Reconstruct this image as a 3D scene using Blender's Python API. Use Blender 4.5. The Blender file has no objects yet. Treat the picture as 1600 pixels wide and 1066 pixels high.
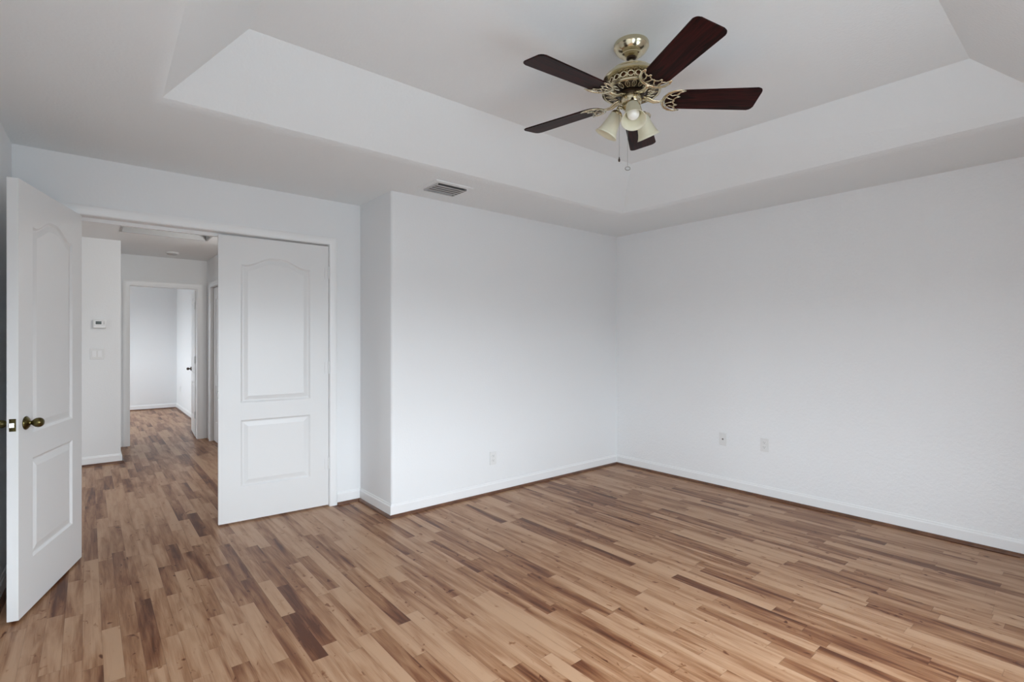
import bpy, bmesh, math, random
from mathutils import Vector, Matrix
C = bpy.context.scene.collection
sc = bpy.context.scene
PI = math.pi
R = math.radians

# ------------------------------------------------------------------ camera
cam_d = bpy.data.cameras.new('camera'); cam = bpy.data.objects.new('camera', cam_d); C.objects.link(cam)
cam_d.sensor_width = 36; cam_d.lens = 793.81 / 1600 * 36; cam_d.shift_y = 0.00124
cam_d.clip_start = 0.02
cam.location = (0, 0, 1.3); cam.rotation_euler = (R(90), 0, -R(39.837))
sc.camera = cam

# ------------------------------------------------------------------ world, daylight, exposure
SKY = (0.89, 0.98, 1.06); GROUND = (0.86, 0.98, 1.07)
SKY_S = 18.5; GROUND_S = 5.3
w = bpy.data.worlds.new('world'); sc.world = w; w.use_nodes = True
nt = w.node_tree; nt.nodes.clear()
tc = nt.nodes.new('ShaderNodeTexCoord'); sp = nt.nodes.new('ShaderNodeSeparateXYZ')
mr = nt.nodes.new('ShaderNodeMapRange'); mr.inputs['From Min'].default_value = -0.03; mr.inputs['From Max'].default_value = 0.05
mx = nt.nodes.new('ShaderNodeMix'); mx.data_type = 'RGBA'
mx.inputs[6].default_value = (*[c * GROUND_S for c in GROUND], 1); mx.inputs[7].default_value = (*[c * SKY_S for c in SKY], 1)
bg = nt.nodes.new('ShaderNodeBackground'); wo = nt.nodes.new('ShaderNodeOutputWorld')
nt.links.new(tc.outputs['Generated'], sp.inputs[0]); nt.links.new(sp.outputs['Z'], mr.inputs['Value'])
nt.links.new(mr.outputs[0], mx.inputs[0]); nt.links.new(mx.outputs[2], bg.inputs['Color']); nt.links.new(bg.outputs[0], wo.inputs[0])

def area(name, loc, rot, sx, sy, power=0, col=(1, 1, 1), portal=False):
    d = bpy.data.lights.new(name, 'AREA'); d.shape = 'RECTANGLE'; d.size = sx; d.size_y = sy
    d.energy = power; d.color = col
    if portal: d.cycles.is_portal = True
    o = bpy.data.objects.new(name, d); C.objects.link(o); o.location = loc; o.rotation_euler = rot
    return o
# windows: main room (front wall, behind the camera), hall (left), far room (left)
WIN = (0.0, 2.35, 0.40, 1.80)          # x0 x1 z0 z1 in the front wall
HWIN = (5.15, 5.85, 0.95, 1.95)            # y0 y1 z0 z1 in the hall's left wall
FWIN = (9.6, 11.2, 0.9, 2.05)            # y0 y1 z0 z1 in the far room's left wall
area('portal_main', ((WIN[0]+WIN[1])/2, -0.60, (WIN[2]+WIN[3])/2), (R(90), 0, 0), WIN[1]-WIN[0], WIN[3]-WIN[2], portal=True)
area('portal_hall', (-2.62, (HWIN[0]+HWIN[1])/2, (HWIN[2]+HWIN[3])/2), (R(90), 0, R(-90)), HWIN[1]-HWIN[0], HWIN[3]-HWIN[2], portal=True)
area('portal_far', (-1.62, (FWIN[0]+FWIN[1])/2, (FWIN[2]+FWIN[3])/2), (R(90), 0, R(-90)), FWIN[1]-FWIN[0], FWIN[3]-FWIN[2], portal=True)

area('hall_fill_light', (1.22, 5.1, 2.12), (R(62), 0, R(12)), 0.22, 0.12, 15.0, (1.0, 0.985, 0.96))     # added fill light for the hall end wall, unseen behind the door leaf
sc.view_settings.view_transform = 'Standard'; sc.view_settings.look = 'None'
sc.view_settings.gamma = 1; sc.view_settings.use_curve_mapping = False
sc.view_settings.exposure = -0.24
sc.cycles.max_bounces = 14; sc.cycles.diffuse_bounces = 10; sc.cycles.sample_clamp_indirect = 8

# ------------------------------------------------------------------ room measures
H = 2.426; HT = 2.726; HH = 2.40
XB, YB, XR, YR, YF = 1.7277, 3.4699, 4.3551, 4.0251, -0.47
XL0, XL1 = -0.3325, -0.502      # left wall x at YR and at YF
YH = 4.14                       # hall side of the doorway wall
DX0, DX1, DZ = -0.072, 1.468, 2.073   # doorway clear opening

# ------------------------------------------------------------------ materials
def mat(name):
    m = bpy.data.materials.new(name); m.use_nodes = True
    return m, m.node_tree, m.node_tree.nodes['Principled BSDF']
def N(nt, t, **k):
    n = nt.nodes.new(t)
    for a, b in k.items(): setattr(n, a, b)
    return n
def math_n(nt, op, a, b=None, c=None):
    n = N(nt, 'ShaderNodeMath', operation=op)
    for i, v in enumerate((a, b, c)):
        if v is None: continue
        if isinstance(v, (int, float)): n.inputs[i].default_value = v
        else: nt.links.new(v, n.inputs[i])
    return n.outputs[0]

def paint(name, col, rough=0.55, bump=0.0, scale=90, dist=0.002, spec=0.35):
    m, nt, b = mat(name)
    b.inputs['Base Color'].default_value = (*col, 1); b.inputs['Roughness'].default_value = rough
    b.inputs['Specular IOR Level'].default_value = spec
    if bump:
        tc = N(nt, 'ShaderNodeTexCoord'); n = N(nt, 'ShaderNodeTexNoise'); n.inputs['Scale'].default_value = scale
        n.inputs['Detail'].default_value = 3; n.inputs['Roughness'].default_value = 0.55
        nt.links.new(tc.outputs['Object'], n.inputs['Vector'])
        mr = N(nt, 'ShaderNodeMapRange'); mr.inputs['From Min'].default_value = 0.38; mr.inputs['From Max'].default_value = 0.66
        nt.links.new(n.outputs['Fac'], mr.inputs['Value'])
        bp = N(nt, 'ShaderNodeBump'); bp.inputs['Strength'].default_value = bump; bp.inputs['Distance'].default_value = dist
        nt.links.new(mr.outputs[0], bp.inputs['Height']); nt.links.new(bp.outputs[0], b.inputs['Normal'])
    return m
M = {}
M['wall'] = paint('white_wall_paint', (0.785, 0.80, 0.81), 0.6, 0.15, 70, 0.0012)
M['wall_tex'] = paint('textured_wall_paint', (0.815, 0.83, 0.84), 0.5, 0.6, 55, 0.002)
M['ceil'] = paint('ceiling_paint', (0.80, 0.835, 0.85), 0.8, 0.35, 70, 0.002)
M['hallceil'] = paint('hall_ceiling_paint', (0.82, 0.83, 0.83), 0.8, 0.35, 70, 0.002)
M['door'] = paint('door_enamel', (0.75, 0.757, 0.757), 0.32, spec=0.5)
M['trim'] = paint('trim_enamel', (0.82, 0.83, 0.835), 0.35, spec=0.5)
M['plate'] = paint('plastic_plate', (0.74, 0.745, 0.74), 0.35)
M['plate_dark'] = paint('plastic_slot', (0.12, 0.12, 0.12), 0.5)
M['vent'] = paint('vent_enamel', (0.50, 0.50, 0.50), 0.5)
M['hatch'] = paint('hatch_painted_shade', (0.42, 0.42, 0.42), 0.6)  # darker than the ceiling: shade of the recess put into the colour
M['vent_dark'] = paint('vent_duct', (0.25, 0.25, 0.25), 0.8)
M['screen'] = paint('lcd_screen', (0.05, 0.06, 0.05), 0.2)
M['bulb'] = paint('frosted_bulb', (0.86, 0.86, 0.83), 0.18, spec=0.6)

def metal(name, col, rough, dark=None):
    m, nt, b = mat(name)
    b.inputs['Metallic'].default_value = 1; b.inputs['Roughness'].default_value = rough
    b.inputs['Base Color'].default_value = (*col, 1)
    if dark:
        n = N(nt, 'ShaderNodeTexNoise'); n.inputs['Scale'].default_value = 45; n.inputs['Detail'].default_value = 2
        tc = N(nt, 'ShaderNodeTexCoord'); nt.links.new(tc.outputs['Object'], n.inputs['Vector'])
        r = N(nt, 'ShaderNodeValToRGB'); r.color_ramp.elements[0].position = .35; r.color_ramp.elements[1].position = .6
        r.color_ramp.elements[0].color = (*dark, 1); r.color_ramp.elements[1].color = (*col, 1)
        nt.links.new(n.outputs['Fac'], r.inputs[0]); nt.links.new(r.outputs[0], b.inputs['Base Color'])
    return m
M['brass'] = metal('antique_brass', (0.66, 0.59, 0.42), 0.2)
M['brass_iron'] = metal('cast_antique_brass', (0.72, 0.65, 0.48), 0.22)
M['knob'] = metal('aged_brass_knob', (0.16, 0.135, 0.05), 0.28, (0.07, 0.055, 0.025))
M['nickel'] = metal('latch_steel', (0.6, 0.58, 0.52), 0.25)
M['bronze_dark'] = metal('dark_bronze', (0.07, 0.05, 0.04), 0.35)
M['copper_dark'] = metal('copper_highlight', (0.24, 0.13, 0.08), 0.25)
M['strike'] = metal('strike_steel', (0.25, 0.24, 0.22), 0.35)
M['chain'] = metal('chain_steel', (0.35, 0.35, 0.34), 0.35)

def shade_glass():
    m, nt, b = mat('frosted_shade_glass')
    b.inputs['Base Color'].default_value = (0.78, 0.74, 0.58, 1); b.inputs['Roughness'].default_value = 0.35
    n = N(nt, 'ShaderNodeTexNoise'); n.inputs['Scale'].default_value = 14; n.inputs['Detail'].default_value = 3
    tc = N(nt, 'ShaderNodeTexCoord'); nt.links.new(tc.outputs['Object'], n.inputs['Vector'])
    r = N(nt, 'ShaderNodeValToRGB'); r.color_ramp.elements[0].position = .3; r.color_ramp.elements[1].position = .7
    r.color_ramp.elements[0].color = (0.80, 0.77, 0.62, 1); r.color_ramp.elements[1].color = (0.90, 0.88, 0.74, 1)
    nt.links.new(n.outputs['Fac'], r.inputs[0]); nt.links.new(r.outputs[0], b.inputs['Base Color'])
    t = N(nt, 'ShaderNodeBsdfTranslucent'); nt.links.new(r.outputs[0], t.inputs['Color'])
    mix = N(nt, 'ShaderNodeMixShader'); mix.inputs[0].default_value = 0.35
    out = nt.nodes['Material Output']
    nt.links.new(b.outputs[0], mix.inputs[1]); nt.links.new(t.outputs[0], mix.inputs[2]); nt.links.new(mix.outputs[0], out.inputs[0])
    return m
M['shade'] = shade_glass()

def blade_wood():
    m, nt, b = mat('rosewood_blade')
    tc = N(nt, 'ShaderNodeTexCoord'); mp = N(nt, 'ShaderNodeMapping'); mp.inputs['Scale'].default_value = (5, 60, 5)
    nt.links.new(tc.outputs['Object'], mp.inputs[0])
    n = N(nt, 'ShaderNodeTexNoise'); n.inputs['Scale'].default_value = 1; n.inputs['Detail'].default_value = 5; n.inputs['Distortion'].default_value = 1.2
    nt.links.new(mp.outputs[0], n.inputs['Vector'])
    r = N(nt, 'ShaderNodeValToRGB'); r.color_ramp.elements[0].position = .35; r.color_ramp.elements[1].position = .75
    r.color_ramp.elements[0].color = (0.004, 0.0015, 0.0015, 1); r.color_ramp.elements[1].color = (0.045, 0.006, 0.005, 1)
    nt.links.new(n.outputs['Fac'], r.inputs[0]); nt.links.new(r.outputs[0], b.inputs['Base Color'])
    b.inputs['Roughness'].default_value = 0.42; b.inputs['Specular IOR Level'].default_value = 0.12
    return m
M['blade'] = blade_wood()

def laminate():
    m, nt, b = mat('three_strip_laminate'); L = nt.links
    tc = N(nt, 'ShaderNodeTexCoord'); s = N(nt, 'ShaderNodeSeparateXYZ'); L.new(tc.outputs['Object'], s.inputs[0])
    x, y = s.outputs['X'], s.outputs['Y']
    W = 0.0655
    xs = math_n(nt, 'DIVIDE', math_n(nt, 'ADD', x, 0.019 + 40 * W), W)
    col = math_n(nt, 'FLOOR', xs); fx = math_n(nt, 'FRACT', xs)
    wn = N(nt, 'ShaderNodeTexWhiteNoise', noise_dimensions='1D'); L.new(col, wn.inputs['W'])
    wn2 = N(nt, 'ShaderNodeTexWhiteNoise', noise_dimensions='1D'); L.new(math_n(nt, 'ADD', col, 71.3), wn2.inputs['W'])
    length = math_n(nt, 'MULTIPLY_ADD', wn2.outputs['Value'], 0.30, 0.42)
    yy = math_n(nt, 'ADD', y, math_n(nt, 'MULTIPLY_ADD', wn.outputs['Value'], 3.0, 10.0))
    ys = math_n(nt, 'DIVIDE', yy, length)
    row = math_n(nt, 'FLOOR', ys); fy = math_n(nt, 'FRACT', ys)
    cb = N(nt, 'ShaderNodeCombineXYZ'); L.new(col, cb.inputs[0]); L.new(row, cb.inputs[1])
    cell = N(nt, 'ShaderNodeTexWhiteNoise', noise_dimensions='3D'); L.new(cb.outputs[0], cell.inputs['Vector'])
    cv = cell.outputs['Value']
    # grain coordinates, shifted at random per strip
    sh = math_n(nt, 'MULTIPLY', cv, 137.0)
    def grain(sx, sy, detail, dist, off=0.0):
        c = N(nt, 'ShaderNodeCombineXYZ')
        L.new(math_n(nt, 'MULTIPLY_ADD', x, sx, sh), c.inputs[0]); L.new(math_n(nt, 'MULTIPLY_ADD', y, sy, math_n(nt, 'ADD', sh, off)), c.inputs[1])
        L.new(math_n(nt, 'ADD', sh, off), c.inputs[2])
        n = N(nt, 'ShaderNodeTexNoise'); n.inputs['Scale'].default_value = 1; n.inputs['Detail'].default_value = detail; n.inputs['Distortion'].default_value = dist
        L.new(c.outputs[0], n.inputs['Vector']); return n.outputs['Fac']
    g_fine = grain(260, 7, 4, 0.6)
    g_mid = grain(28, 3.0, 3, 1.0, 11.0)
    g_big = grain(14, 1.1, 2, 0.8, 23.0)
    g_knot = grain(30, 16, 2, 0.4, 37.0)
    tone = math_n(nt, 'ADD', math_n(nt, 'MULTIPLY', math_n(nt, 'POWER', cv, 1.35), 0.66), math_n(nt, 'MULTIPLY', math_n(nt, 'SUBTRACT', g_big, 0.43), 1.7))
    tone = math_n(nt, 'ADD', tone, math_n(nt, 'MULTIPLY', math_n(nt, 'SUBTRACT', g_mid, 0.5), 0.95))
    tone = math_n(nt, 'ADD', tone, math_n(nt, 'MULTIPLY', math_n(nt, 'SUBTRACT', g_fine, 0.5), 0.45))
    kn = N(nt, 'ShaderNodeMapRange'); kn.inputs['From Min'].default_value = 0.66; kn.inputs['From Max'].default_value = 0.76; L.new(g_knot, kn.inputs['Value'])
    tone = math_n(nt, 'ADD', tone, math_n(nt, 'MULTIPLY', kn.outputs[0], 0.6))
    r = N(nt, 'ShaderNodeValToRGB'); e = r.color_ramp.elements
    e[0].position = 0.0; e[0].color = (0.44, 0.270, 0.162, 1)
    e[1].position = 1.0; e[1].color = (0.090, 0.027, 0.010, 1)
    for p, c in ((0.25, (0.380, 0.216, 0.122)), (0.50, (0.285, 0.142, 0.070)), (0.76, (0.185, 0.073, 0.031))):
        q = e.new(p); q.color = (*c, 1)
    L.new(tone, r.inputs[0])
    # joints between strips
    ex = math_n(nt, 'MINIMUM', fx, math_n(nt, 'SUBTRACT', 1.0, fx))
    ey = math_n(nt, 'MULTIPLY', math_n(nt, 'MINIMUM', fy, math_n(nt, 'SUBTRACT', 1.0, fy)), 6.0)
    ed = N(nt, 'ShaderNodeMapRange'); ed.inputs['From Min'].default_value = 0.0; ed.inputs['From Max'].default_value = 0.02
    ed.inputs['To Min'].default_value = 0.70; ed.inputs['To Max'].default_value = 1.0; L.new(math_n(nt, 'MINIMUM', ex, ey), ed.inputs['Value'])
    vm = N(nt, 'ShaderNodeVectorMath', operation='SCALE'); L.new(r.outputs[0], vm.inputs[0]); L.new(ed.outputs[0], vm.inputs['Scale'])
    L.new(vm.outputs[0], b.inputs['Base Color'])
    b.inputs['Roughness'].default_value = 0.36; b.inputs['Specular IOR Level'].default_value = 0.22
    bp = N(nt, 'ShaderNodeBump'); bp.inputs['Strength'].default_value = 0.12; bp.inputs['Distance'].default_value = 0.001
    L.new(g_fine, bp.inputs['Height']); L.new(bp.outputs[0], b.inputs['Normal'])
    return m
M['floor'] = laminate()
def qr_wood():
    m, nt, b = mat('quarter_round_wood')
    n = N(nt, 'ShaderNodeTexNoise'); n.inputs['Scale'].default_value = 9; n.inputs['Detail'].default_value = 4
    tc = N(nt, 'ShaderNodeTexCoord'); nt.links.new(tc.outputs['Object'], n.inputs['Vector'])
    r = N(nt, 'ShaderNodeValToRGB'); r.color_ramp.elements[0].position = .3; r.color_ramp.elements[1].position = .7
    r.color_ramp.elements[0].color = (0.07, 0.027, 0.014, 1); r.color_ramp.elements[1].color = (0.17, 0.075, 0.037, 1)
    nt.links.new(n.outputs['Fac'], r.inputs[0]); nt.links.new(r.outputs[0], b.inputs['Base Color'])
    b.inputs['Roughness'].default_value = 0.4
    return m
M['qr'] = qr_wood()
M['glass'], _nt, _b = mat('window_glass')
_nt.nodes.clear(); _o = _nt.nodes.new('ShaderNodeOutputMaterial'); _g = _nt.nodes.new('ShaderNodeBsdfTransparent'); _nt.links.new(_g.outputs[0], _o.inputs[0])

# ------------------------------------------------------------------ mesh helpers
def finish(bm, smooth=False, angle=None):
    bmesh.ops.recalc_face_normals(bm, faces=bm.faces)
    for f in bm.faces: f.smooth = smooth or angle is not None
    if angle is not None:
        for e in bm.edges:
            if len(e.link_faces) == 2 and e.calc_face_angle(0) > R(angle): e.smooth = False
def obj(name, bm, m, parent=None, smooth=False, angle=None, loc=None, rot=None, recalc=True):
    if recalc: finish(bm, smooth, angle)
    me = bpy.data.meshes.new(name); bm.to_mesh(me); bm.free(); me.materials.append(m)
    o = bpy.data.objects.new(name, me); C.objects.link(o)
    if parent: o.parent = parent
    if loc: o.location = loc
    if rot: o.rotation_euler = rot
    return o
def tag(o, label=None, cat=None, group=None, kind=None):
    if label: o['label'] = label
    if cat: o['category'] = cat
    if group: o['group'] = group
    if kind: o['kind'] = kind
    return o
def thing(name, label, cat, loc=(0, 0, 0), rot=(0, 0, 0), group=None):
    o = bpy.data.objects.new(name, None); C.objects.link(o); o.location = loc; o.rotation_euler = rot
    o.empty_display_size = 0.1
    return tag(o, label, cat, group)
def box(bm, x0, x1, y0, y1, z0, z1, bevel=0, seg=2):
    vs = [bm.verts.new(p) for p in ((x0,y0,z0),(x1,y0,z0),(x1,y1,z0),(x0,y1,z0),(x0,y0,z1),(x1,y0,z1),(x1,y1,z1),(x0,y1,z1))]
    fs = [bm.faces.new([vs[i] for i in q]) for q in ((3,2,1,0),(4,5,6,7),(0,1,5,4),(1,2,6,5),(2,3,7,6),(3,0,4,7))]
    if bevel:
        es = set(e for f in fs for e in f.edges)
        bmesh.ops.bevel(bm, geom=list(es), offset=bevel, segments=seg, affect='EDGES', profile=0.5)
    return vs
def boxes(*bs):
    bm = bmesh.new()
    for b in bs: box(bm, *b)
    return bm
def lathe(bm, prof, seg=40, mtx=None, close=False):
    """prof: list of (r, z) about the z axis."""
    rings = []
    for r, z in prof:
        if r < 1e-6: rings.append([bm.verts.new((0, 0, z))])
        else: rings.append([bm.verts.new((r*math.cos(2*PI*i/seg), r*math.sin(2*PI*i/seg), z)) for i in range(seg)])
    pairs = list(zip(rings[:-1], rings[1:]))
    if close: pairs.append((rings[-1], rings[0]))
    for a, b in pairs:
        for i in range(seg):
            j = (i+1) % seg
            q = [a[i % len(a)], a[j % len(a)], b[j % len(b)], b[i % len(b)]]
            u = []
            for v in q:
                if v not in u: u.append(v)
            if len(u) > 2: bm.faces.new(u)
    if mtx:
        bmesh.ops.transform(bm, matrix=mtx, verts=[v for r in rings for v in r])
    return rings
def tube(bm, pts, rad, seg=8, flat=1.0, up=(0, 0, 1)):
    """tube through pts; rad a number or list; flat squashes it along 'up'."""
    pts = [Vector(p) for p in pts]; n = len(pts); rs = rad if isinstance(rad, (list, tuple)) else [rad]*n
    rings = []; upv = Vector(up)
    for i, p in enumerate(pts):
        d = (pts[min(i+1, n-1)] - pts[max(i-1, 0)]).normalized()
        a = d.cross(upv)
        if a.length < 1e-3: a = d.cross(Vector((1, 0, 0)))
        a.normalize(); b = a.cross(d).normalized()
        rings.append([bm.verts.new(p + a*math.cos(2*PI*k/seg)*rs[i] + b*math.sin(2*PI*k/seg)*rs[i]*flat) for k in range(seg)])
    for a, b in zip(rings[:-1], rings[1:]):
        for k in range(seg): bm.faces.new((a[k], a[(k+1) % seg], b[(k+1) % seg], b[k]))
    bm.faces.new(rings[0][::-1]); bm.faces.new(rings[-1])
    return rings
def seg_extrude(path, prof, i):
    """mesh of segment i of path (interior on its right), profile (d, z), mitred at both ends."""
    P = [Vector((p[0], p[1])) for p in path]
    def nrm(k):
        d = (P[k+1] - P[k]).normalized(); return Vector((d.y, -d.x))
    def off(k, d):          # offset of vertex k
        ns = [nrm(j) for j in (k-1, k) if 0 <= j < len(P)-1]
        if len(ns) == 1: return P[k] + ns[0]*d
        s = ns[0] + ns[1]; return P[k] + s * (d / (1 + ns[0].dot(ns[1])))
    bm = bmesh.new(); ends = []
    for k in (i, i+1):
        ends.append([bm.verts.new((*off(k, d), z)) for d, z in prof])
    n = len(prof)
    for j in range(n):
        bm.faces.new((ends[0][j], ends[0][(j+1) % n], ends[1][(j+1) % n], ends[1][j]))
    bm.faces.new(ends[0]); bm.faces.new(ends[1][::-1])
    return bm
QR = 0.0; QZ = 0.016
BASE = [(0, QZ*0), (0.012, 0), (0.012, 0.078), (0.010, 0.083), (0.007, 0.086), (0.006, 0.094), (0.003, 0.098), (0, 0.098)]
def quarter():
    r = 0.019; o = 0.0121
    return [(o, 0.0005)] + [(o + r*math.cos(a*PI/8), 0.0005 + r*math.sin(a*PI/8)) for a in range(5)]
tn = [0]
def skirt(path, names, qr=True, labels=None):
    for i, nm in enumerate(names):
        if nm is None: continue
        o = obj(nm, seg_extrude(path, BASE, i), M['trim']); tag(o, kind='structure')
        if qr:
            tn[0] += 1
            q = obj('trim_%d' % tn[0], seg_extrude(path, quarter(), i), M['qr'], angle=40); tag(q, kind='structure')
def u_trim(bm, x0, x1, zt, prof, y, ny, z0=0.0):
    """casing round three sides of an opening in the plane y; prof (offset outwards, thickness), ny = -1 / +1 side."""
    loops = []
    for (px, pz, sx, sz) in ((x0, z0, -1, 0), (x0, zt, -1, 1), (x1, zt, 1, 1), (x1, z0, 1, 0)):
        loops.append([bm.verts.new((px + sx*o, y + ny*t, pz + sz*o)) for o, t in prof])
    n = len(prof)
    for a, b in zip(loops[:-1], loops[1:]):
        for j in range(n): bm.faces.new((a[j], a[(j+1) % n], b[(j+1) % n], b[j]))
    bm.faces.new(loops[0]); bm.faces.new(loops[-1][::-1])
CAS = [(0, 0), (0, 0.009), (0.006, 0.013), (0.018, 0.012), (0.024, 0.015), (0.044, 0.017), (0.050, 0.016), (0.054, 0.013), (0.058, 0.012), (0.058, 0)]

# ------------------------------------------------------------------ floor, walls, ceiling
bm = boxes((-3, 4.6, -0.7, 12.3, -0.05, 0)); tag(obj('floor', bm, M['floor']), kind='structure')

bm = bmesh.new()            # left wall, slightly out of square
def prism(bm, poly, z0, z1):
    a = [bm.verts.new((*p, z0)) for p in poly]; b = [bm.verts.new((*p, z1)) for p in poly]
    bm.faces.new(a[::-1]); bm.faces.new(b); n = len(poly)
    for i in range(n): bm.faces.new((a[i], a[(i+1) % n], b[(i+1) % n], b[i]))
prism(bm, [(XL0, YR), (XL1, YF), (XL1-0.12, YF), (XL0-0.12, YR)], 0, H)
tag(obj('wall_left', bm, M['wall']), kind='structure')

bm = boxes((XL0-0.12, DX0-0.018, YR, YH, 0, H), (DX1+0.018, XB-0.0005, YR, YH, 0, H), (DX0-0.018, DX1+0.018, YR, YH, DZ+0.018, H))
tag(obj('wall_doorway', bm, M['wall']), kind='structure')

bm = bmesh.new()            # the wall block that stands forward of the doorway wall, with a rounded outer corner
rb = 0.018
poly = [(XB, YH), (XB, YB+rb)] + [(XB+rb-rb*math.cos(a*PI/12), YB+rb-rb*math.sin(a*PI/12)) for a in range(1, 6)] + [(XB+rb, YB), (XR, YB), (XR, YH)]
prism(bm, poly, 0, H)
tag(obj('wall_back', bm, M['wall'], angle=35), kind='structure')
tag(obj('wall_right', boxes((XR, XR+0.12, YF-0.12, YH, 0, H)), M['wall_tex']), kind='structure')
x0, x1, z0, z1 = WIN
bm = boxes((XL1-0.12, x0, YF-0.12, YF, 0, H), (x1, XR, YF-0.12, YF, 0, H), (x0, x1, YF-0.12, YF, 0, z0), (x0, x1, YF-0.12, YF, z1, H))
tag(obj('wall_front', bm, M['wall']), kind='structure')

def window(name, horiz, a0, a1, z0, z1, c0, c1):
    """frame + glass in an opening running a0..a1 along x (horiz) or y, between planes c0 and c1."""
    def bx(bm, a, b, c, d, e, f):
        if horiz: box(bm, a, b, c, d, e, f)
        else: box(bm, c, d, a, b, e, f)
    f = 0.045; bm = bmesh.new(); am = (a0+a1)/2
    bx(bm, a0, a0+f, c0, c1, z0, z1); bx(bm, a1-f, a1, c0, c1, z0, z1)
    bx(bm, a0+f, a1-f, c0, c1, z0, z0+f); bx(bm, a0+f, a1-f, c0, c1, z1-f, z1)
    bx(bm, am-0.02, am+0.02, c0, c1, z0+f, z1-f)
    o = obj(name, bm, M['trim']); tag(o, kind='structure')
    g = bmesh.new(); cm = (c0+c1)/2
    bx(g, a0+f, am-0.02, cm-0.003, cm+0.003, z0+f, z1-f); bx(g, am+0.02, a1-f, cm-0.003, cm+0.003, z0+f, z1-f)
    obj('pane', g, M['glass'], o)
window('window_1', True, x0, x1, z0, z1, YF-0.09, YF-0.05)

# tray ceiling: low ring, sloping sides with eased edges, high middle
def ceiling():
    ox0, ox1, oy0, oy1 = XL1-0.12, XR+0.12, YF-0.12, YH
    lo = [(0.205, 0.13), (3.668, 0.13), (3.668, 2.862), (0.245, 2.893)]
    up = [(0.520, 0.487), (3.400, 0.487), (3.335, 2.510), (0.562, 2.540)]
    bm = bmesh.new()
    O = [bm.verts.new((x, y, H)) for x, y in ((ox0, oy0), (ox1, oy0), (ox1, oy1), (ox0, oy1))]
    Lo = [bm.verts.new((x, y, H)) for x, y in lo]; Up = [bm.verts.new((x, y, HT)) for x, y in up]
    for i in range(4):
        j = (i+1) % 4
        bm.faces.new((O[i], O[j], Lo[j], Lo[i])); bm.faces.new((Lo[i], Lo[j], Up[j], Up[i]))
    bm.faces.new(Up)
    lip = [e for e in bm.edges if e.verts[0] in Lo and e.verts[1] in Lo]
    bmesh.ops.bevel(bm, geom=lip, offset=0.03, segments=5, affect='EDGES', profile=0.5)
    bmesh.ops.recalc_face_normals(bm, faces=bm.faces)
    if sum(f.normal.z * f.calc_area() for f in bm.faces) > 0: bmesh.ops.reverse_faces(bm, faces=bm.faces)
    for f in bm.faces: f.smooth = False
    # roof slab above so the shell has thickness
    top = [(v.co.copy()) for v in O]
    a = [bm.verts.new((p.x, p.y, HT+0.06)) for p in top]; bm.faces.new(a)
    for i in range(4): bm.faces.new((O[i], a[i], a[(i+1) % 4], O[(i+1) % 4]))
    for f in bm.faces:
        if f.calc_area() < 0.3: f.smooth = True
    return bm
tag(obj('ceiling', ceiling(), M['ceil'], recalc=False), kind='structure')

# hall and far room shell
HX = 0.271; HXR = 1.24; YE = 7.95; YE2 = 8.07; YT = 6.94; YFAR = 12.0; FXR = 1.35
bm = boxes((-2.6, HX, YT, YE2, 0, HH)); tag(obj('wall_hall_left', bm, M['wall']), kind='structure')
E0, E1, EZ = 0.402, 1.124, 2.013
bm = boxes((HX+0.0005, E0-0.018, YE, YE2, 0, HH), (E1+0.018, FXR+0.1, YE, YE2, 0, HH), (E0-0.018, E1+0.018, YE, YE2, EZ+0.018, HH))
tag(obj('wall_hall_end', bm, M['wall']), kind='structure')
S0, S1, SZ = 6.90, 7.664, 2.02
bm = boxes((HXR, HXR+0.11, 6.55, S0-0.018, 0, HH), (HXR, HXR+0.11, S1+0.018, YE, 0, HH), (HXR, HXR+0.11, S0-0.018, S1+0.018, SZ+0.018, HH),
           (HXR+0.11, 1.71, 6.55, 6.66, 0, HH), (1.60, 1.71, YH, 6.55, 0, HH), (HXR+0.125, HXR+0.22, 6.67, YE, 0, HH))  # last box: added behind the side door to block outside light
tag(obj('wall_hall_right', bm, M['wall']), kind='structure')
y0, y1, z0, z1 = HWIN
bm = boxes((-2.6, -2.5, YH, y0, 0, HH), (-2.6, -2.5, y1, YT, 0, HH), (-2.6, -2.5, y0, y1, 0, z0), (-2.6, -2.5, y0, y1, z1, HH))
tag(obj('wall_hall_window', bm, M['wall']), kind='structure')
window('window_2', False, y0, y1, z0, z1, -2.57, -2.53)
bm = boxes((-2.6, XL0-0.1205, YR, YH, 0, HH)); tag(obj('wall_hall_front', bm, M['wall']), kind='structure')
A0, A1, AY0, AY1 = 0.24, 0.995, 5.75, 6.352
bm = boxes((-2.6, A0, YH, YE2, HH, HH+0.1), (A1, 1.72, YH, YE2, HH, HH+0.1), (A0, A1, YH, AY0, HH, HH+0.1), (A0, A1, AY1, YE2, HH, HH+0.1))
tag(obj('ceiling_hall', bm, M['hallceil']), kind='structure')
tag(obj('wall_far_end', boxes((-1.6, FXR+0.1, YFAR, YFAR+0.1, 0, HH)), M['wall']), kind='structure')
tag(obj('wall_far_right', boxes((FXR, FXR+0.1, YE2, YFAR, 0, HH)), M['wall']), kind='structure')
y0, y1, z0, z1 = FWIN
bm = boxes((-1.6, -1.5, YE2, y0, 0, HH), (-1.6, -1.5, y1, YFAR, 0, HH), (-1.6, -1.5, y0, y1, 0, z0), (-1.6, -1.5, y0, y1, z1, HH))
tag(obj('wall_far_left', bm, M['wall']), kind='structure')
window('window_3', False, y0, y1, z0, z1, -1.57, -1.53)
tag(obj('ceiling_far', boxes((-1.6, FXR+0.1, YE2, YFAR+0.1, HH, HH+0.1)), M['hallceil']), kind='structure')

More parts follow.
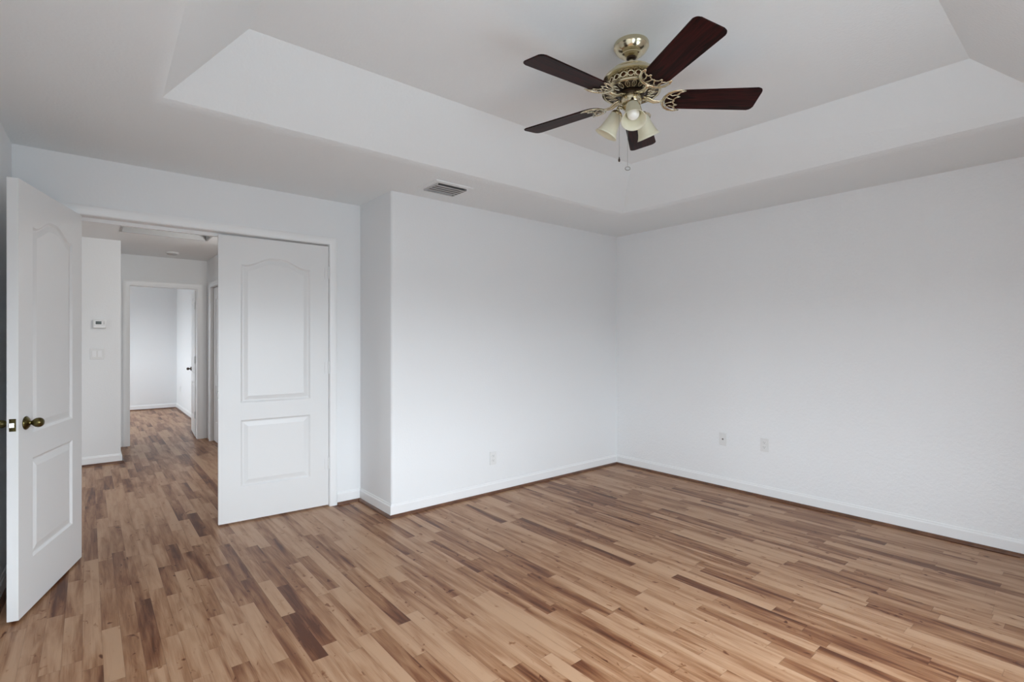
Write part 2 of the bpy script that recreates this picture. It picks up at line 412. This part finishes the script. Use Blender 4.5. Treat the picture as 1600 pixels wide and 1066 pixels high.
# skirting boards and quarter round
skirt([(DX1+0.062, YR), (XB, YR), (XB, YB), (XR, YB), (XR, YF)], ['baseboard_recess', 'baseboard_return', 'baseboard_back', 'baseboard_right'])
skirt([(XL1, YF), (XL0, YR), (DX0-0.062, YR)], ['baseboard_left', 'baseboard_doorway'])
skirt([(-2.5, YT), (HX, YT), (HX, YE), (E0-0.064, YE)], ['baseboard_hall', 'baseboard_corridor', None])
skirt([(HXR, S0-0.062), (HXR, 6.55), (1.60, 6.55), (1.60, YH)], ['baseboard_hall_right', None, 'baseboard_hall_side'])
skirt([(-1.5, YFAR), (FXR, YFAR), (FXR, YE2)], ['baseboard_far', 'baseboard_far_right'])

# door frames
def frame(name_no, x0, x1, zt, ya, yb, both=True, rot=None, cas=CAS):
    bm = bmesh.new()
    box(bm, x0-0.018, x0, ya, yb, 0, zt+0.018); box(bm, x1, x1+0.018, ya, yb, 0, zt+0.018); box(bm, x0, x1, ya, yb, zt, zt+0.018)
    u_trim(bm, x0-0.003, x1+0.003, zt+0.003, cas, ya, -1)
    if both: u_trim(bm, x0-0.003, x1+0.003, zt+0.003, cas, yb, 1)
    return bm
bm = frame(0, DX0, DX1, DZ, YR, YH)
box(bm, DX0, DX0+0.012, 4.108, YH, 0, DZ-0.012); box(bm, DX1-0.012, DX1, 4.108, YH, 0, DZ-0.012); box(bm, DX0, DX1, 4.108, YH, DZ-0.022, DZ)
tag(obj('trim_door_frame', bm, M['trim'], angle=50), kind='structure')
CAS2 = [(o*1.2, t) for o, t in CAS]
tag(obj('trim_far_door_frame', frame(0, E0, E1, EZ, YE, YE2, cas=CAS2), M['trim'], angle=50), kind='structure')
bm = frame(0, S0, S1, SZ, 0, 0.11, both=False)
bmesh.ops.transform(bm, matrix=Matrix.Translation((HXR, S0+S1, 0)) @ Matrix.Rotation(R(-90), 4, 'Z') , verts=bm.verts)
fr = obj('trim_side_door_frame', bm, M['trim'], angle=50); tag(fr, kind='structure')

# ------------------------------------------------------------------ panelled door leaves
def panel_outline(x0, x1, z0, z1, arch, off, n=44):
    hw = (x1-x0)/2; xm = (x0+x1)/2; pts = []
    xa, xb = x0+off, x1-off
    for i in range(8): pts.append((xa + (xb-xa)*i/8, z0+off))
    for i in range(8): pts.append((xb, z0+off + (z1-z0-2*off)*i/8))
    for i in range(n):
        x = xb + (xa-xb)*i/n
        t = max(0.0, min(1.0, (0.88 - abs(x-xm)/hw)/0.76))
        pts.append((x, z1-off + arch*t*t*(3-2*t)))
    for i in range(8): pts.append((xa, z1-off - (z1-z0-2*off)*i/8))
    return pts
def make_leaf(name, W, Hd, ya, yb, loc, rz, label, z_off=0.012):
    """leaf hinged at local x=0, running to x=W, between y=ya and y=yb."""
    bm = bmesh.new()
    mrg = (W-0.483)/2
    pans = [(mrg, W-mrg, 0.862, 1.862, 0.062), (mrg, W-mrg, 0.255, 0.738, 0.0)]
    steps = [(0.0, 0.0), (0.006, 0.004), (0.012, 0.0085), (0.020, 0.0085), (0.034, 0.0055), (0.048, 0.0025)]
    rims = []
    for y, s in ((ya, 1), (yb, -1)):
        rect = [(0, 0), (W, 0), (W, Hd), (0, Hd)]
        rv = [bm.verts.new((x, y, z)) for x, z in rect]; rims.append(rv)
        edges = [bm.edges.new((rv[i], rv[(i+1) % 4])) for i in range(4)]
        for p in pans:
            prev = None
            for k, (off, dep) in enumerate(steps):
                pts = panel_outline(*p, off)
                vs = [bm.verts.new((x, y + s*dep, z - z_off)) for x, z in pts]; n = len(vs)
                if k == 0: edges += [bm.edges.new((vs[i], vs[(i+1) % n])) for i in range(n)]
                else:
                    for i in range(n): bm.faces.new((prev[i], prev[(i+1) % n], vs[(i+1) % n], vs[i]))
                prev = vs
            bm.faces.new(prev)
        bmesh.ops.triangle_fill(bm, use_beauty=True, use_dissolve=False, edges=edges)
    a, b = rims
    for i in range(4):
        j = (i+1) % 4; bm.faces.new((a[i], a[j], b[j], b[i]))
    o = obj(name, bm, M['door'], angle=6, loc=(loc[0], loc[1], z_off), rot=(0, 0, rz))
    tag(o, label, 'door', kind='structure')
    return o
def hinges(parent, y, side=0.0, zs=(1.79, 1.04, 0.285)):
    for z in zs:
        bm = bmesh.new(); 
        for k in range(3):
            lathe(bm, [(0, k*0.03), (0.0065, k*0.03), (0.0065, k*0.03+0.0285), (0, k*0.03+0.0285)], 12)
        lathe(bm, [(0, 0.09), (0.005, 0.09), (0.004, 0.096), (0, 0.097)], 12)
        box(bm, -0.0015, 0.03, -0.0005, 0.0012, 0, 0.09)
        obj('hinge', bm, M['door'], parent, angle=40, loc=(side, y, z))
def knob(parent, x, z, y, s, scale=1.0, m=None):
    """oval knob; s = direction (+1/-1) along local y."""
    m = m or M['knob']
    bm = bmesh.new()
    lathe(bm, [(0, 0), (0.031, 0), (0.0325, 0.003), (0.030, 0.007), (0.026, 0.009), (0.022, 0.013), (0.012, 0.016), (0.0095, 0.019), (0.0095, 0.024), (0, 0.024)], 32)
    bmesh.ops.transform(bm, matrix=Matrix.Rotation(R(-90*s), 4, 'X'), verts=bm.verts)
    r = obj('knob_rosette', bm, m, parent, smooth=True, loc=(x, y, z))
    bm = bmesh.new(); L = 0.022
    prof = [(0.0095, L), (0.011, L+0.004), (0.017, L+0.010), (0.0215, L+0.018), (0.023, L+0.026), (0.0225, L+0.033), (0.019, L+0.040), (0.013, L+0.045), (0.006, L+0.047), (0, L+0.0475)]
    prof = [(0, L)] + [(a*scale, L+(b-L)*scale) for a, b in prof]
    lathe(bm, prof, 32)
    bmesh.ops.transform(bm, matrix=Matrix.Rotation(R(-90*s), 4, 'X'), verts=bm.verts)
    obj('knob', bm, m, parent, smooth=True, loc=(x, y, z))

LW = 0.762; LH = 2.048; T = 0.042
d1 = make_leaf('door_1', LW, LH, 0, T, (-0.070, YR-0.016), R(-106.6), 'white panelled bedroom door leaf standing open by the left wall, with an oval brass knob')
hinges(d1, -0.006)
knob(d1, LW-0.066, 0.905, T, 1); knob(d1, LW-0.066, 0.905, 0, -1, 0.85)
bm = bmesh.new(); box(bm, 0, 0.0015, -0.0125, 0.0125, -0.029, 0.029, 0.0004, 1)
pl = obj('latch_plate', bm, M['knob'], d1, loc=(LW, T/2, 0.905))
bm = bmesh.new(); prism(bm, [(0, -0.0075), (0.010, -0.0075), (0.0035, 0.0075), (0, 0.0075)], -0.010, 0.010)
obj('latch_bolt', bm, M['nickel'], pl, loc=(0.0015, 0, 0))
d2 = make_leaf('door_2', LW, LH, -0.035, 0, (DX1-0.003, YR+0.004), R(180-3.0), 'white panelled bedroom door leaf swung almost shut, without a knob')
hinges(d2, 0.005)
bm = bmesh.new(); box(bm, 0, 0.0015, -0.011, 0.011, -0.029, 0.029); box(bm, 0.0015, 0.004, 0.002, 0.011, -0.02, 0.02)
obj('strike_plate', bm, M['strike'], d2, loc=(LW, -0.012, 0.915))
d3 = make_leaf('door_3', 0.715, 1.99, -0.035, 0, (E1-0.006, YE2+0.012), R(86), 'white door of the far room standing open against its right side')
hinges(d3, 0.004, zs=(1.74, 1.0, 0.25))
knob(d3, 0.655, 0.90, 0, 1, 0.85, M['bronze_dark']); knob(d3, 0.655, 0.90, -0.035, -1, 0.85, M['bronze_dark'])
bm = bmesh.new(); box(bm, -0.0015, 0, -0.03, -0.005, -0.05, 0.05)
obj('hinge_leaf', bm, M['door'], d3, loc=(0, 0, 1.0))
d4 = make_leaf('door_4', S1-S0-0.006, 2.0, -0.035, 0, (HXR+0.03, S0+0.003), R(90), 'closed white side door in the right wall of the hall')

# attic hatch above the hall
t = thing('attic_hatch', 'attic hatch recessed in the hall ceiling behind the doorway', 'hatch', (0, 0, HH))
obj('hatch_panel', boxes((A0, A1, AY0, AY1, 0.078, 0.098)), M['hallceil'], t)
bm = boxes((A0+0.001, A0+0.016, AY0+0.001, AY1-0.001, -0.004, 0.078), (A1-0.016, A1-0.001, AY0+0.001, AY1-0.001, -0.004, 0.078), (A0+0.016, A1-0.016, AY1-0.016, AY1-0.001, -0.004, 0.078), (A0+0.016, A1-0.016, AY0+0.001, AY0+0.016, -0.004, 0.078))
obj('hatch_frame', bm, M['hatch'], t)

# ------------------------------------------------------------------ ceiling air register (main room)
t = thing('air_vent', 'white louvred air vent in the low ceiling above the outer wall corner', 'vent', (2.005, 3.165, H), (0, 0, 0))
bm = bmesh.new(); ax, ay = 0.160, 0.138; bx_, by_ = 0.122, 0.098
fr_o = [(-ax, -ay), (ax, -ay), (ax, ay), (-ax, ay)]; fr_i = [(-bx_, -by_), (bx_, -by_), (bx_, by_), (-bx_, by_)]
lv = []
for pts, z in ((fr_o, 0.0), (fr_o, -0.003), ([(x*0.97, y*0.97) for x, y in fr_o], -0.006), (fr_i, -0.007), (fr_i, 0.0)):
    lv.append([bm.verts.new((x, y, z)) for x, y in pts])
for a, b in zip(lv[:-1], lv[1:]):
    for i in range(4): bm.faces.new((a[i], a[(i+1) % 4], b[(i+1) % 4], b[i]))
for i in range(4): bm.faces.new((lv[0][i], lv[0][(i+1) % 4], lv[-1][(i+1) % 4], lv[-1][i]))
obj('vent_frame', bm, M['ceil'], t)
obj('vent_duct', boxes((-bx_, bx_, -by_, by_, -0.0015, -0.0005)), M['vent_dark'], t)
for k in range(5):      # curved blades running along x
    bm = bmesh.new(); yb = -by_ + 0.012 + k*0.040
    prof = [(yb + 0.034*math.sin(a)/math.sin(R(70)), -0.0180 + 0.008*(1-math.cos(a))) for a in [i*R(70)/6 for i in range(7)]]
    top = prof; bot = [(y, z-0.0016) for y, z in prof]
    ring = top + bot[::-1]
    A = [bm.verts.new((-bx_+0.002, y, z)) for y, z in ring]; B = [bm.verts.new((bx_-0.002, y, z)) for y, z in ring]; n = len(ring)
    for i in range(n): bm.faces.new((A[i], A[(i+1) % n], B[(i+1) % n], B[i]))
    bm.faces.new(A); bm.faces.new(B[::-1])
    obj('louvre', bm, M['vent'], t, angle=50)
for s in (-1, 1):
    bm = bmesh.new(); box(bm, s*bx_-0.002, s*bx_+0.002, -by_, by_, -0.019, -0.003)
    obj('end_cap', bm, M['vent'], t)

# smoke alarm on the hall ceiling
t = thing('smoke_alarm', 'small round white smoke alarm on the hall ceiling', 'smoke alarm', (0.79, 7.44, HH))
bm = bmesh.new(); lathe(bm, [(0, 0), (0.068, 0), (0.069, -0.012), (0.062, -0.016), (0, -0.016)], 36); obj('alarm_base', bm, M['hallceil'], t, angle=30)
bm = bmesh.new(); lathe(bm, [(0, -0.016), (0.052, -0.016), (0.055, -0.022), (0.048, -0.030), (0.02, -0.034), (0, -0.034)], 36); obj('alarm_cover', bm, M['vent'], t, angle=30)

# ------------------------------------------------------------------ wall plates
def plate_bm(wd, ht, th=0.006):
    bm = bmesh.new(); box(bm, -wd/2, wd/2, -th, 0, -ht/2, ht/2, 0.0025, 2); return bm
def screw(t, x, z, y=-0.006):
    bm = bmesh.new(); lathe(bm, [(0, 0), (0.0032, 0), (0.0028, 0.0012), (0, 0.0014)], 14, Matrix.Rotation(R(90), 4, 'X')); obj('screw', bm, M['plate'], t, loc=(x, y, z))
def outlet(label, loc, rz):
    t = thing('power_outlet', label, 'outlet', loc, (0, 0, rz))
    obj('cover_plate', plate_bm(0.070, 0.114), M['plate'], t)
    for s in (-1, 1):
        bm = bmesh.new()
        pts = []
        for i in range(24):
            a = 2*PI*i/24; pts.append((0.0172*math.cos(a), max(-0.0135, min(0.0135, 0.0172*math.sin(a)))))
        A = [bm.verts.new((x, -0.0058, z)) for x, z in pts]; B = [bm.verts.new((x*0.96, -0.0088, z*0.96)) for x, z in pts]
        for i in range(24): bm.faces.new((A[i], A[(i+1) % 24], B[(i+1) % 24], B[i]))
        bm.faces.new(B)
        r = obj('receptacle', bm, M['plate'], t, loc=(0, 0, s*0.0195))
        obj('slots', boxes((-0.0075, -0.0055, -0.0092, -0.0086, -0.001, 0.007), (0.0055, 0.0075, -0.0092, -0.0086, 0.0, 0.006), (-0.0022, 0.0022, -0.0092, -0.0086, -0.009, -0.0045)), M['plate_dark'], r)
    screw(t, 0, 0)
    return t
outlet('white power outlet low on the back wall facing the room', (2.681, YB, 0.303), 0)
outlet('white double power outlet on the right wall, beside the cable outlet', (XR, 1.913, 0.440), R(-90))
outlet('small power outlet in the far room beyond the hall, beside its open door', (FXR, 11.47, 0.41), R(-90))
t = thing('cable_outlet', 'blank plate with one cable socket low on the right wall', 'outlet', (XR, 2.277, 0.436), (0, 0, R(-90)))
obj('cover_plate', plate_bm(0.070, 0.114), M['plate'], t)
bm = bmesh.new(); lathe(bm, [(0, 0), (0.0075, 0), (0.0075, 0.003), (0.0046, 0.003), (0.0046, 0.009), (0.0025, 0.009), (0, 0.007)], 20, Matrix.Rotation(R(90), 4, 'X'))
obj('cable_socket', bm, M['strike'], t, loc=(0, -0.0058, 0))
screw(t, 0, 0.042); screw(t, 0, -0.042)
# thermostat and switches on the hall wall
t = thing('thermostat', 'white thermostat with a dark screen on the hall wall', 'thermostat', (0.092, YT, 1.494))
bm = bmesh.new(); box(bm, -0.056, 0.056, -0.026, 0, -0.045, 0.045, 0.006, 3); obj('thermostat_body', bm, M['plate'], t, angle=40)
obj('screen_surround', boxes((-0.040, 0.024, -0.0275, -0.0255, -0.012, 0.034)), M['trim'], t)
obj('screen', boxes((-0.032, 0.016, -0.0285, -0.027, -0.004, 0.028)), M['screen'], t)
for z in (0.020, 0.004):
    obj('button', boxes((0.032, 0.042, -0.0285, -0.0255, z-0.004, z+0.004)), M['vent'], t)
obj('lower_cover', boxes((-0.046, 0.046, -0.0272, -0.0255, -0.038, -0.018)), M['trim'], t)
t = thing('light_switch', 'white double rocker light switch below the thermostat', 'light switch', (0.072, YT, 1.178))
obj('cover_plate', plate_bm(0.116, 0.116), M['plate'], t)
for x in (-0.023, 0.023):
    bm = bmesh.new(); prism(bm, [(x-0.0165, 0), (x+0.0165, 0), (x+0.0165, 0.066), (x-0.0165, 0.066)], 0, 0.004)
    bmesh.ops.transform(bm, matrix=Matrix.Translation((0, -0.0058, -0.033)) @ Matrix.Rotation(R(92.5), 4, 'X'), verts=bm.verts)
    obj('rocker', bm, M['trim'], t)

# ------------------------------------------------------------------ ceiling fan
FX, FY = 1.993, 1.499
fan = thing('ceiling_fan', 'brass ceiling fan with five dark wood blades and three frosted lamp shades', 'ceiling fan', (FX, FY, HT))
Z = lambda z: z - HT
bm = bmesh.new()
lathe(bm, [(0, 0), (0.080, 0), (0.082, -0.004), (0.082, -0.020), (0.079, -0.0235), (0.077, -0.028), (0.070, -0.039), (0.059, -0.049), (0.050, -0.0535), (0.049, -0.056), (0.044, -0.0585), (0.042, -0.061), (0.035, -0.064), (0.026, -0.067), (0, -0.067)], 64)
can = obj('canopy', bm, M['brass'], fan, angle=35)
bm = bmesh.new(); lathe(bm, [(0, -0.064), (0.024, -0.064), (0.023, -0.073), (0.016, -0.078), (0, -0.078)], 32); obj('canopy_collar', bm, M['bronze_dark'], fan, angle=35)
bm = bmesh.new(); lathe(bm, [(0, -0.075), (0.0115, -0.075), (0.0115, -0.128), (0, -0.128)], 24); obj('downrod', bm, M['brass'], fan, angle=35)
zt = Z(2.604)
bm = bmesh.new()
lathe(bm, [(0, zt), (0.030, zt), (0.034, zt-0.003), (0.084, zt-0.003), (0.093, zt-0.007), (0.093, zt-0.013), (0.099, zt-0.015), (0.119, zt-0.028), (0.1315, zt-0.043), (0.133, zt-0.050), (0.125, zt-0.055), (0, zt-0.055)], 72)
mh = obj('motor_housing', bm, M['brass'], fan, angle=35)
zb0, zb1 = zt-0.055, zt-0.089
bm = bmesh.new(); lathe(bm, [(0, zb0), (0.100, zb0), (0.100, zb1), (0, zb1)], 64); obj('motor_core', bm, M['copper_dark'], fan, angle=35)
bm = bmesh.new()
for k in range(20):             # openwork band of little rings
    a = 2*PI*k/20; cx, cy = 0.1095*math.cos(a), 0.1095*math.sin(a); tx, ty = -math.sin(a), math.cos(a)
    pts = [(cx + tx*0.0135*math.cos(q), cy + ty*0.0135*math.cos(q), (zb0+zb1)/2 + 0.0125*math.sin(q)) for q in [2*PI*i/12 for i in range(13)]]
    tube(bm, pts, 0.0036, 6, up=(math.cos(a), math.sin(a), 0))
    a2 = a + PI/20
    tube(bm, [(0.109*math.cos(a2), 0.109*math.sin(a2), zb0), (0.109*math.cos(a2), 0.109*math.sin(a2), zb1)], 0.003, 6)
obj('openwork_band', bm, M['brass_iron'], fan, smooth=True)
zf = zb1
bm = bmesh.new()
lathe(bm, [(0, zf), (0.112, zf), (0.118, zf-0.002), (0.133, zf-0.010), (0.139, zf-0.017), (0.137, zf-0.023), (0.130, zf-0.024), (0.128, zf-0.018), (0, zf-0.018)], 72)
obj('motor_flange', bm, M['brass'], fan, angle=35)
bm = bmesh.new(); lathe(bm, [(0, zf-0.018), (0.127, zf-0.018), (0.127, zf-0.020), (0.07, zf-0.028), (0, zf-0.028)], 60); obj('motor_underside', bm, M['bronze_dark'], fan, angle=35)
bm = bmesh.new()
for k in range(20):             # leaf-shaped ribs under the motor
    a = 2*PI*(k+0.5)/20; e = Vector((math.cos(a), math.sin(a), 0)); tt = Vector((-math.sin(a), math.cos(a), 0))
    for s in (-1, 1):
        pts = [e*(0.074+0.053*u) + tt*s*0.0105*math.sin(PI*u)*(1-0.25*u) + Vector((0, 0, zf-0.0295+0.0095*u)) for u in [i/8 for i in range(9)]]
        tube(bm, pts, 0.0019, 5)
    tube(bm, [e*0.074 + Vector((0, 0, zf-0.0295)), e*0.127 + Vector((0, 0, zf-0.020))], 0.0013, 5)
tube(bm, [Vector((0.128*math.cos(a), 0.128*math.sin(a), zf-0.022)) for a in [2*PI*i/60 for i in range(61)]], 0.0028, 6)
obj('leaf_grille', bm, M['brass_iron'], fan, smooth=True)
zh = zf-0.028
bm = bmesh.new(); lathe(bm, [(0, zh), (0.064, zh), (0.066, zh-0.004), (0.060, zh-0.009), (0.050, zh-0.010), (0, zh-0.010)], 48); obj('flywheel', bm, M['bronze_dark'], fan, angle=35)
zs = zh-0.010
bm = bmesh.new(); lathe(bm, [(0, zs), (0.047, zs), (0.048, zs-0.004), (0.047, zs-0.034), (0.043, zs-0.040), (0.036, zs-0.043), (0, zs-0.043)], 48); obj('switch_housing', bm, M['brass'], fan, angle=35)
zk = zs-0.043
bm = bmesh.new(); lathe(bm, [(0, zk), (0.034, zk), (0.044, zk-0.006), (0.045, zk-0.012), (0.034, zk-0.022), (0.020, zk-0.030), (0.012, zk-0.034), (0.010, zk-0.040), (0.006, zk-0.046), (0, zk-0.047)], 48)
obj('light_fitter', bm, M['brass'], fan, angle=35)

# blades
ZB = Z(2.457); PITCH = -R(12.3); RB = 0.594; WB = 0.149
tilt = Matrix.Rotation(R(1.15), 4, Vector((math.sin(R(200)), -math.cos(R(200)), 0)))
def blade_bm():
    bm = bmesh.new(); pts = []
    x0, x1 = 0.160, RB; w0, w1 = 0.061, WB/2
    c = 0.024           # tip corner radius
    def arc(cx, cy, r, a0, a1, n):
        return [(cx+r*math.cos(a0+(a1-a0)*i/n), cy+r*math.sin(a0+(a1-a0)*i/n)) for i in range(n+1)]
    pts += arc(x1-c, -w1+c, c, -PI/2, 0, 7) + arc(x1-c, w1-c, c, 0, PI/2, 7)
    rr = w0
    pts += [(x0+rr*0.9 + rr*0.9*math.cos(a), rr*math.sin(a)) for a in [PI/2 + PI*i/14 for i in range(15)]]
    A = [bm.verts.new((x, y, 0)) for x, y in pts]; B = [bm.verts.new((x, y, 0.006)) for x, y in pts]; n = len(pts)
    bm.faces.new(A[::-1]); bm.faces.new(B)
    for i in range(n): bm.faces.new((A[i], A[(i+1) % n], B[(i+1) % n], B[i]))
    es = [e for e in bm.edges if abs(e.verts[0].co.z - e.verts[1].co.z) < 1e-6]
    bmesh.ops.bevel(bm, geom=es, offset=0.0015, segments=2, affect='EDGES')
    return bm
def iron_bm(pm):
    """ornate blade iron: crescent with scalloped inner edge under the blade, arm up to the motor (local x radial)."""
    bm = bmesh.new(); z = -0.004
    def P(x, y, dz=0.0): return pm @ Vector((x, y, z+dz))
    up = pm.to_3x3() @ Vector((0, 0, 1))
    cr = [(0.240, -0.066), (0.214, -0.069), (0.188, -0.063), (0.166, -0.048), (0.153, -0.026), (0.149, 0.0), (0.153, 0.026), (0.166, 0.048), (0.188, 0.063), (0.214, 0.069), (0.240, 0.066)]
    tube(bm, [P(*c) for c in cr], [0.004, 0.006, 0.0075, 0.008, 0.008, 0.0085, 0.008, 0.008, 0.0075, 0.006, 0.004], 8, 0.5, up)
    for s in (-1, 1):       # scallops
        tube(bm, [P(0.240, s*0.066), P(0.218, s*0.056), P(0.207, s*0.044), P(0.209, s*0.033), P(0.222, s*0.028)], 0.0042, 6, 0.6, up)
        tube(bm, [P(0.222, s*0.028), P(0.206, s*0.022), P(0.199, s*0.012), P(0.197, 0.0)], 0.0042, 6, 0.6, up)
        tube(bm, [P(0.207, s*0.040), P(0.185, s*0.034), P(0.168, s*0.044)], 0.0034, 6, 0.6, up)
        tube(bm, [P(0.198, s*0.006), P(0.180, s*0.012), P(0.157, s*0.024)], 0.0034, 6, 0.6, up)
        bmesh.ops.create_uvsphere(bm, u_segments=10, v_segments=6, radius=0.005, matrix=pm @ Matrix.Translation((0.212, s*0.046, z-0.001)) @ Matrix.Diagonal((1, 1, 0.5, 1)))
    bmesh.ops.create_uvsphere(bm, u_segments=10, v_segments=6, radius=0.005, matrix=pm @ Matrix.Translation((0.200, 0, z-0.001)) @ Matrix.Diagonal((1, 1, 0.5, 1)))
    base = P(0.152, 0)
    for s in (-1, 1):
        tube(bm, [base, Vector((0.130, s*0.004, -0.008)), Vector((0.105, s*0.008, -0.008)), Vector((0.080, s*0.010, 0.004)), Vector((0.056, s*0.010, 0.012))], [0.0065, 0.006, 0.0065, 0.0075, 0.008], 10, 0.7)
    return bm
pm = Matrix.Rotation(PITCH, 4, 'X')
b0 = i0 = None
for k in range(5):
    a = R(246.33 + 72*k)
    mt = Matrix.Translation((0, 0, ZB)) @ tilt @ Matrix.Rotation(a, 4, 'Z')
    if b0 is None:
        b0 = obj('blade', blade_bm(), M['blade'], fan); i0 = obj('blade_iron', iron_bm(pm), M['brass_iron'], fan, smooth=True); b, i = b0, i0
    else:
        b = b0.copy(); C.objects.link(b); i = i0.copy(); C.objects.link(i)
    b.parent = fan; i.parent = fan
    b.matrix_basis = mt @ pm; i.matrix_basis = mt

# lamps of the light kit
def shade_bm():
    bm = bmesh.new()
    out = [(0.024, 0.0), (0.029, -0.006), (0.0315, -0.018), (0.034, -0.036), (0.0375, -0.056), (0.0425, -0.079), (0.0495, -0.097), (0.057, -0.108)]
    inn = [(r-0.0026, z) for r, z in out]
    lathe(bm, out + inn[::-1], 48, close=True); return bm
def bulb_bm():
    bm = bmesh.new()
    pr = [(0, 0.004), (0.013, 0.0), (0.014, -0.014), (0.018, -0.026), (0.024, -0.038), (0.0285, -0.050), (0.0285, -0.060), (0.025, -0.070), (0.018, -0.077), (0.009, -0.081), (0, -0.082)]
    lathe(bm, [(r*1.02, z*1.08) for r, z in pr], 32); return bm
zc = Z(2.402)
parts0 = None
for k in range(3):
    a = R((222, 354, 118)[k])
    root = Matrix.Rotation(a, 4, 'Z')
    neck = Vector((0.068, 0, zc))
    ax = Matrix.Translation(neck) @ Matrix.Rotation(R(-30), 4, 'Y')
    mts = (root, root @ ax, root @ ax, root @ ax)
    if parts0 is None:
        bm = bmesh.new()
        tube(bm, [(0.026, 0, zk-0.010), (0.045, 0, zk-0.006), (0.060, 0, zk+0.002), (0.064, 0, zc+0.022), (0.064, 0, zc+0.010)], [0.008, 0.0075, 0.007, 0.008, 0.010], 10)
        arm = obj('lamp_arm', bm, M['brass'], fan, smooth=True)
        bm = bmesh.new(); lathe(bm, [(0, 0.014), (0.014, 0.014), (0.022, 0.010), (0.0285, 0.002), (0.0295, -0.005), (0.0275, -0.007), (0.0275, -0.001), (0, -0.001)], 36); hold = obj('shade_holder', bm, M['brass'], fan, angle=40)
        sh = obj('lamp_shade', shade_bm(), M['shade'], fan, smooth=True)
        bu = obj('light_bulb', bulb_bm(), M['bulb'], fan, smooth=True)
        ps = parts0 = (arm, hold, sh, bu)
    else:
        ps = tuple(p.copy() for p in parts0)
        for p in ps: C.objects.link(p)
    for p, mm in zip(ps, mts): p.parent = fan; p.matrix_basis = mm
# pull chains
def chain(dx, dy, z0, z1, ring):
    bm = bmesh.new(); n = int((z0-z1)/0.006)
    tube(bm, [(dx, dy, z0), (dx, dy, z1)], 0.0007, 6)
    for k in range(n): bmesh.ops.create_icosphere(bm, subdivisions=1, radius=0.0014, matrix=Matrix.Translation((dx, dy, z0-0.006*k)))
    c = obj('pull_chain', bm, M['chain'], fan, smooth=True)
    bm = bmesh.new()
    if ring:
        pts = [(dx + 0.0115*math.cos(q)*math.cos(R(39.8)), dy - 0.0115*math.cos(q)*math.sin(R(39.8)), z1-0.009 + 0.0085*math.sin(q)) for q in [2*PI*i/20 for i in range(21)]]
        tube(bm, pts, 0.0024, 8); obj('pull_ring', bm, M['chain'], c, smooth=True)
    else:
        lathe(bm, [(0, 0), (0.002, -0.001), (0.0025, -0.008), (0.0045, -0.012), (0.005, -0.018), (0.003, -0.023), (0, -0.024)], 16, Matrix.Translation((dx, dy, z1)))
        obj('pull_bob', bm, M['bronze_dark'], c, smooth=True)
rx, ry = math.cos(R(39.84)), -math.sin(R(39.84)); fx_, fy_ = math.sin(R(39.84)), math.cos(R(39.84))
chain(-0.064*rx - 0.03*fx_, -0.064*ry - 0.03*fy_, zs-0.01, Z(2.175), False)
chain(-0.028*rx - 0.046*fx_, -0.028*ry - 0.046*fy_, zs-0.02, Z(2.124), True)
